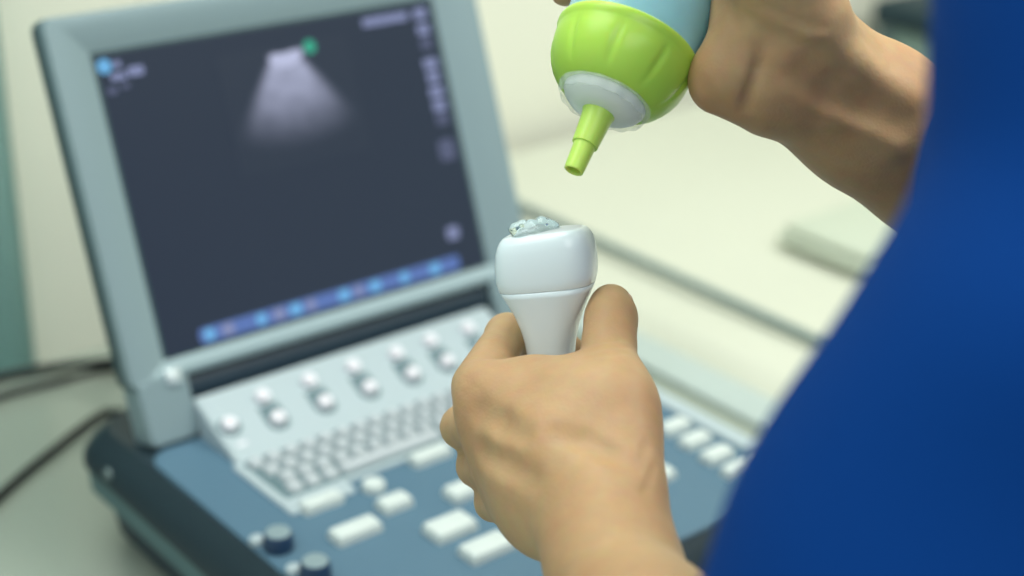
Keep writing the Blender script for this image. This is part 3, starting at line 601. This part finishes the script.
# head, turned to the probe and bowed
hc = np.array(at(.015, .045, 1.585)); hy = np.array([-.80, .60, 0]); hx = np.array([-.60, -.80, 0])
pt = math.radians(24); hf = hy * math.cos(pt) - np.array([0, 0, 1]) * math.sin(pt); hu = hy * math.sin(pt) + np.array([0, 0, 1]) * math.cos(pt)
def hd(l, f, u, r): return (*(hc + hx * l + hf * f + hu * u), r)
head = (lim([j(0, 0, 1.42, .058), hd(0, -.03, -.05, .054)], .03)
        + lim([hd(0, -.025, .035, .080), hd(0, .015, .035, .076)], .03) + lim([hd(0, .03, .02, .064), hd(0, .045, -.055, .040)], .03)
        + lim([hd(.045, .0, -.045, .026), hd(.012, .062, -.085, .020)], .02) + lim([hd(-.045, .0, -.045, .026), hd(-.012, .062, -.085, .020)], .02)
        + lim([hd(.0, .084, .010, .006), hd(0, .100, -.026, .0085)], .012) + lim([hd(.010, .088, -.030, .006), hd(-.010, .088, -.030, .006)], .008)
        + lim([hd(.038, .066, -.022, .018), hd(.040, .060, -.026, .018)], .02) + lim([hd(-.038, .066, -.022, .018), hd(-.040, .060, -.026, .018)], .02)
        + lim([hd(.016, .0845, -.052, .0045), hd(-.016, .0845, -.052, .0045)], .006) + lim([hd(.013, .083, -.062, .0052), hd(-.013, .083, -.062, .0052)], .006)
        + lim([hd(.03, .074, .026, .009), hd(.012, .083, .022, .009)], .014) + lim([hd(-.03, .074, .026, .009), hd(-.012, .083, .022, .009)], .014)
        + lim([hd(.078, -.012, .018, .010), hd(.076, -.004, -.028, .008)], .008) + lim([hd(-.078, -.012, .018, .010), hd(-.076, -.004, -.028, .008)], .008))
sockets = [(*hd(s * .031, .088, .006, .012), *hd(s * .031, .089, .006, .012)[:3], .012, .012) for s in (1, -1)]
person = surf_obj('person', [LEFT_ARM + RIGHT_ARM + core + head], .0017, M['skin'], subs=LEFT_CREASES + RIGHT_CREASES + sockets, it=2)
tag(person, 'person in blue scrubs holding a probe in one hand, a gel bottle in the other', 'person')
for s in (1, -1):
    bm = bmesh.new(); bmesh.ops.create_uvsphere(bm, u_segments=24, v_segments=16, radius=.0115)
    for v in bm.verts: v.co += Vector(hd(s * .031, .0715, .006, 0)[:3])
    e = obj('eye', bm, M['eye'], person, smooth=True)
    bm = bmesh.new(); bmesh.ops.create_uvsphere(bm, u_segments=20, v_segments=12, radius=.0062)
    for v in bm.verts: v.co += Vector(hd(s * .031, .0775, .004, 0)[:3])
    obj('iris', bm, M['iris'], e, smooth=True)
# hair gathered in a bun
def hairline(P, D):
    d = (P - hc.astype(np.float32)); f = d @ hf.astype(np.float32); u = d @ hu.astype(np.float32)
    return np.maximum(D, (f - .035) - np.maximum(0, u - .03) * .9)
hair = lim([hd(0, -.028, .040, .089), hd(0, .012, .044, .084)], .02) + lim([hd(0, -.05, .0, .075), hd(0, -.05, -.03, .055)], .03) + lim([hd(0, -.125, .04, .034), hd(0, -.135, .03, .030)], .012)
surf_obj('hair', [hair], .004, M['hair'], person, post=hairline)
# scrub top
sleeveR = lim([j(-.155, .0, 1.385, .068), j(-.19, .0, 1.36, .070), (.345, .725, 1.16, .062)], .03)
def folds(P, D):
    x, y, z = P[..., 0], P[..., 1], P[..., 2]
    D = D + .0022 * np.sin(38 * x + 11 * z + 2 * np.sin(17 * y)) + .0018 * np.sin(55 * z + 21 * y + 1.5 * np.sin(23 * x))
    return np.maximum(D, .80 - z)
top = (lim([j(.085, 0, 1.29, .115), j(-.085, 0, 1.29, .115)], .05) + lim([j(.07, 0, 1.08, .118), j(-.07, 0, 1.08, .118)], .06) + lim([j(.085, 0, .80, .135), j(-.085, 0, .80, .135)], .06)
       + lim([j(.15, 0, 1.39, .058), j(.03, 0, 1.43, .060), j(-.03, 0, 1.43, .060), j(-.15, 0, 1.39, .058)], .03) + lim([j(0, 0, 1.28, .112), j(0, 0, .80, .13)], .05)
       + lim(SLEEVE, .03) + sleeveR)
neck = lim([j(0, .03, 1.44, .066), j(0, .05, 1.62, .09)], .02) + lim([j(0, .09, 1.40, .03), j(0, .11, 1.48, .05)], .02)
surf_obj('scrub_top', [top], .0048, M['scrub'], person, subs=neck, post=folds, it=3)
def cuff(P, D): return np.maximum(D, .075 - P[..., 2])
tr = lim([j(.075, 0, .93, .122), j(-.075, 0, .93, .122)], .04)
for s in (1, -1): tr += lim([j(.092 * s, 0, .86, .108), j(.09 * s, .008, .48, .088), j(.085 * s, 0, .02, .082)], .02)
surf_obj('scrub_trousers', [tr], .006, M['trouser'], person, post=cuff, it=3)
for s in (1, -1):
    sole = lambda P, D: np.maximum(D, .0005 - P[..., 2])
    surf_obj('clog', [lim([j(.08 * s, -.045, .042, .042), j(.083 * s, .03, .040, .044), j(.09 * s, .125, .030, .042)], .02)], .005, M['shoe'], person, post=sole)
def nail(name, centre, along, out, ln_, wd, th):
    a = Vector(along).normalized(); o_ = Vector(out); o_ = (o_ - a * o_.dot(a)).normalized(); s_ = a.cross(o_)
    bm = bmesh.new(); bmesh.ops.create_uvsphere(bm, u_segments=24, v_segments=14, radius=1)
    for v in bm.verts:
        c = v.co.copy(); v.co = Vector(centre) + a * c.x * ln_ + s_ * c.y * wd + o_ * (c.z * th - .0022 * c.y * c.y)
    return obj(name, bm, M['nail'], person, smooth=True)
nail('thumbnail', *THUMBNAIL, .0072, .0058, .0016)

# ================================================================ the room
RL = Matrix.Rotation(MACHINE_YAW, 4, 'Z')
FL = 0.
def room(name, x0, x1, y0, y1, z0, z1, m, bev=0.):
    o = obj(name, box_bm(x0, x1, y0, y1, z0, z1, bev), m, auto=40); o.location = (MACHINE_AT[0], MACHINE_AT[1], 0); o.rotation_euler = (0, 0, MACHINE_YAW)
    return o
struct(room('floor', -3.2, 3.4, -3.2, .74, -.1 + FL, FL, M['floor']))
struct(room('wall_back', -3.2, 3.4, .64, .74, FL, 2.8, M['wall']))
struct(room('wall_right', 3.3, 3.4, -3.2, .64, FL, 2.8, M['wall']))
struct(room('ceiling', -3.2, 3.4, -3.2, .74, 2.8, 2.9, M['ceiling']))
struct(room('baseboard_back', -3.2, 3.3, .625, .64, FL, FL + .09, M['edge']))

# curtain on the left
def curtain(name, xa, xb, y, z0, z1, m, label):
    bm = bmesh.new(); n = 160; vs = []
    for z in (z0, z0 + (z1 - z0) * .5, z1):
        row = []
        for i in range(n + 1):
            t = i / n; x = xa + (xb - xa) * t
            row.append(bm.verts.new((x, y + .030 * math.sin(t * 75) + .010 * math.sin(t * 23 + 1), z)))
        vs.append(row)
    for r0, r1 in zip(vs, vs[1:]):
        for i in range(n): bm.faces.new((r0[i], r0[i + 1], r1[i + 1], r1[i]))
    bmesh.ops.solidify(bm, geom=list(bm.faces), thickness=.003)
    o = obj(name, bm, m, smooth=True); o.location = (MACHINE_AT[0], MACHINE_AT[1], 0); o.rotation_euler = (0, 0, MACHINE_YAW)
    return tag(o, label, 'curtain')
curtain('privacy_curtain', -1.5, .106, .55, FL + .06, 2.6, M['curtain'], 'teal privacy curtain hanging at the far left behind the screen')

# couch on the right
bed = thing('examination_couch', 'examination couch with cream sheet and grey side rail behind the machine', 'couch', (MACHINE_AT[0], MACHINE_AT[1], FL), MACHINE_YAW)
BZ = MACHINE_AT[2] - .170
BX0, BX1, BY0, BY1 = .585, 1.42, -1.3, .60
obj('mattress', box_bm(BX0 + .01, BX1 - .01, BY0 + .01, BY1 - .01, BZ - .14, BZ - .006, .03, 4), M['sheet'], bed, auto=40)
bm = bmesh.new(); nx, ny = 44, 90
def bz(x, y):
    e = min(1, max(0, (x - BX0) / .03))
    return BZ + .004 * math.sin(9 * x + 5 * y) * math.sin(7 * y - 3 * x) - (1 - e) ** 2 * .02
gx = lambda i: BX0 + (BX1 - BX0) * i / nx
gy = lambda k: BY0 + (BY1 - BY0) * k / ny
g = [[bm.verts.new((gx(i), gy(k), bz(gx(i), gy(k)))) for k in range(ny + 1)] for i in range(nx + 1)]
drop = [[bm.verts.new((BX0 - .004 + .004 * math.sin(k * .9) * q, gy(k), BZ - .02 - .30 * q)) for k in range(ny + 1)] for q in (0, .5, 1)]
for rows_ in (g, drop[::-1]):
    for r0, r1 in zip(rows_, rows_[1:]):
        for k in range(ny): bm.faces.new((r0[k], r0[k + 1], r1[k + 1], r1[k]))
for k in range(ny): bm.faces.new((drop[0][k], drop[0][k + 1], g[0][k + 1], g[0][k]))
obj('sheet', bm, M['sheet'], bed, smooth=True)
obj('couch_frame', box_bm(BX0 + .03, BX1 - .03, BY0 + .05, BY1 - .04, BZ - .22, BZ - .14, .01), M['steel'], bed, auto=40)
for x in (BX0 + .1, BX1 - .1):
    for y in (BY0 + .15, BY1 - .15): obj('leg', box_bm(x - .025, x + .025, y - .025, y + .025, 0, BZ - .22, .004), M['steel'], bed, auto=40)
obj('side_rail', tube([(.684, BY0 + .1, BZ + .012), (.684, BY1 - .05, BZ + .012)], .0055, 16, 1), M['steel'], bed, auto=60)

# folded towel on the couch
bm = bmesh.new()
for i in range(2): box_bm(.86 + .006 * i, 1.10 - .008 * i, .0 + .006 * i, .15 - .005 * i, BZ + .006 + .013 * i, BZ + .0185 + .013 * i, .006, 3, bm)
tw = obj('folded_towel', bm, M['towel'], auto=60); tw.location = (MACHINE_AT[0], MACHINE_AT[1], FL); tw.rotation_euler = (0, 0, MACHINE_YAW)
tag(tw, 'grey green folded towel lying on the cream couch sheet', 'towel')

# equipment cart beyond the couch
cart = thing('equipment_cart', 'grey green equipment cart with dark trays beyond the couch, top right', 'cart', (loc(1.86, .32, 0).x, loc(1.86, .32, 0).y, FL), MACHINE_YAW)
for z in (.18, .56, .835): obj('tray', box_bm(-.28, .28, -.28, .28, z, z + .04, .008), M['cartdark'], cart, auto=40)
obj('cabinet', box_bm(-.26, .26, -.26, .26, .60, .835, .01), M['cart'], cart, auto=40)
for x in (-.26, .26):
    for y in (-.26, .26): obj('leg', tube([(x, y, .03), (x, y, .85)], .014, 12, 1), M['steel'], cart, auto=60)
for x in (-.26, .26):
    for y in (-.26, .26): obj('caster', tube([(x - .012, y, .03), (x + .012, y, .03)], .03, 20, 1), M['rubber'], cart, auto=60)

# ================================================================ light
def area(name, x, y, z, sx, sy, e, col, rot=(0, 0, 0)):
    l = bpy.data.lights.new(name, 'AREA'); l.shape = 'RECTANGLE'; l.size = sx; l.size_y = sy; l.energy = e; l.color = col
    o = bpy.data.objects.new(name, l); C.objects.link(o); o.location = (x, y, z); o.rotation_euler = rot; return o
area('ceiling_and_fill_light', -.20, .95, 2.75, 1.0, 1.0, 17, (.98, 1, .97))
area('ceiling_and_fill_light', 1.3, 1.0, 2.75, 1.2, 1.2, 38, (1, 1, .95))
area('ceiling_and_fill_light', -1.2, .6, 2.75, 1.2, 1.2, 14, (.97, 1, 1))
area('ceiling_and_fill_light', .6, -1.2, 2.75, 1.6, 1.6, 24, (1, 1, .96))  # added soft fill behind the camera, no lamp known there
w = bpy.data.worlds.new('room_air'); bpy.context.scene.world = w; w.use_nodes = True
w.node_tree.nodes['Background'].inputs[0].default_value = (.80, .96, 1.0, 1); w.node_tree.nodes['Background'].inputs[1].default_value = .60

# ================================================================ camera
cd = bpy.data.cameras.new('camera'); cam = bpy.data.objects.new('camera', cd); C.objects.link(cam)
r_, u_, f_ = [Vector(v) for v in CAM]
mw = Matrix((r_, u_, -f_)).transposed().to_4x4(); mw.translation = (0, 0, 1.47); cam.matrix_world = mw
cd.lens = FOCAL; cd.sensor_width = 36; cd.clip_start = .02
cd.dof.use_dof = True; cd.dof.focus_distance = .745; cd.dof.aperture_fstop = 3.9
sc = bpy.context.scene; sc.camera = cam
sc.view_settings.view_transform = 'Standard'; sc.view_settings.look = 'None'; sc.view_settings.gamma = 1; sc.view_settings.exposure = 0
sc.view_settings.use_curve_mapping = False
sc.cycles.use_denoising = True
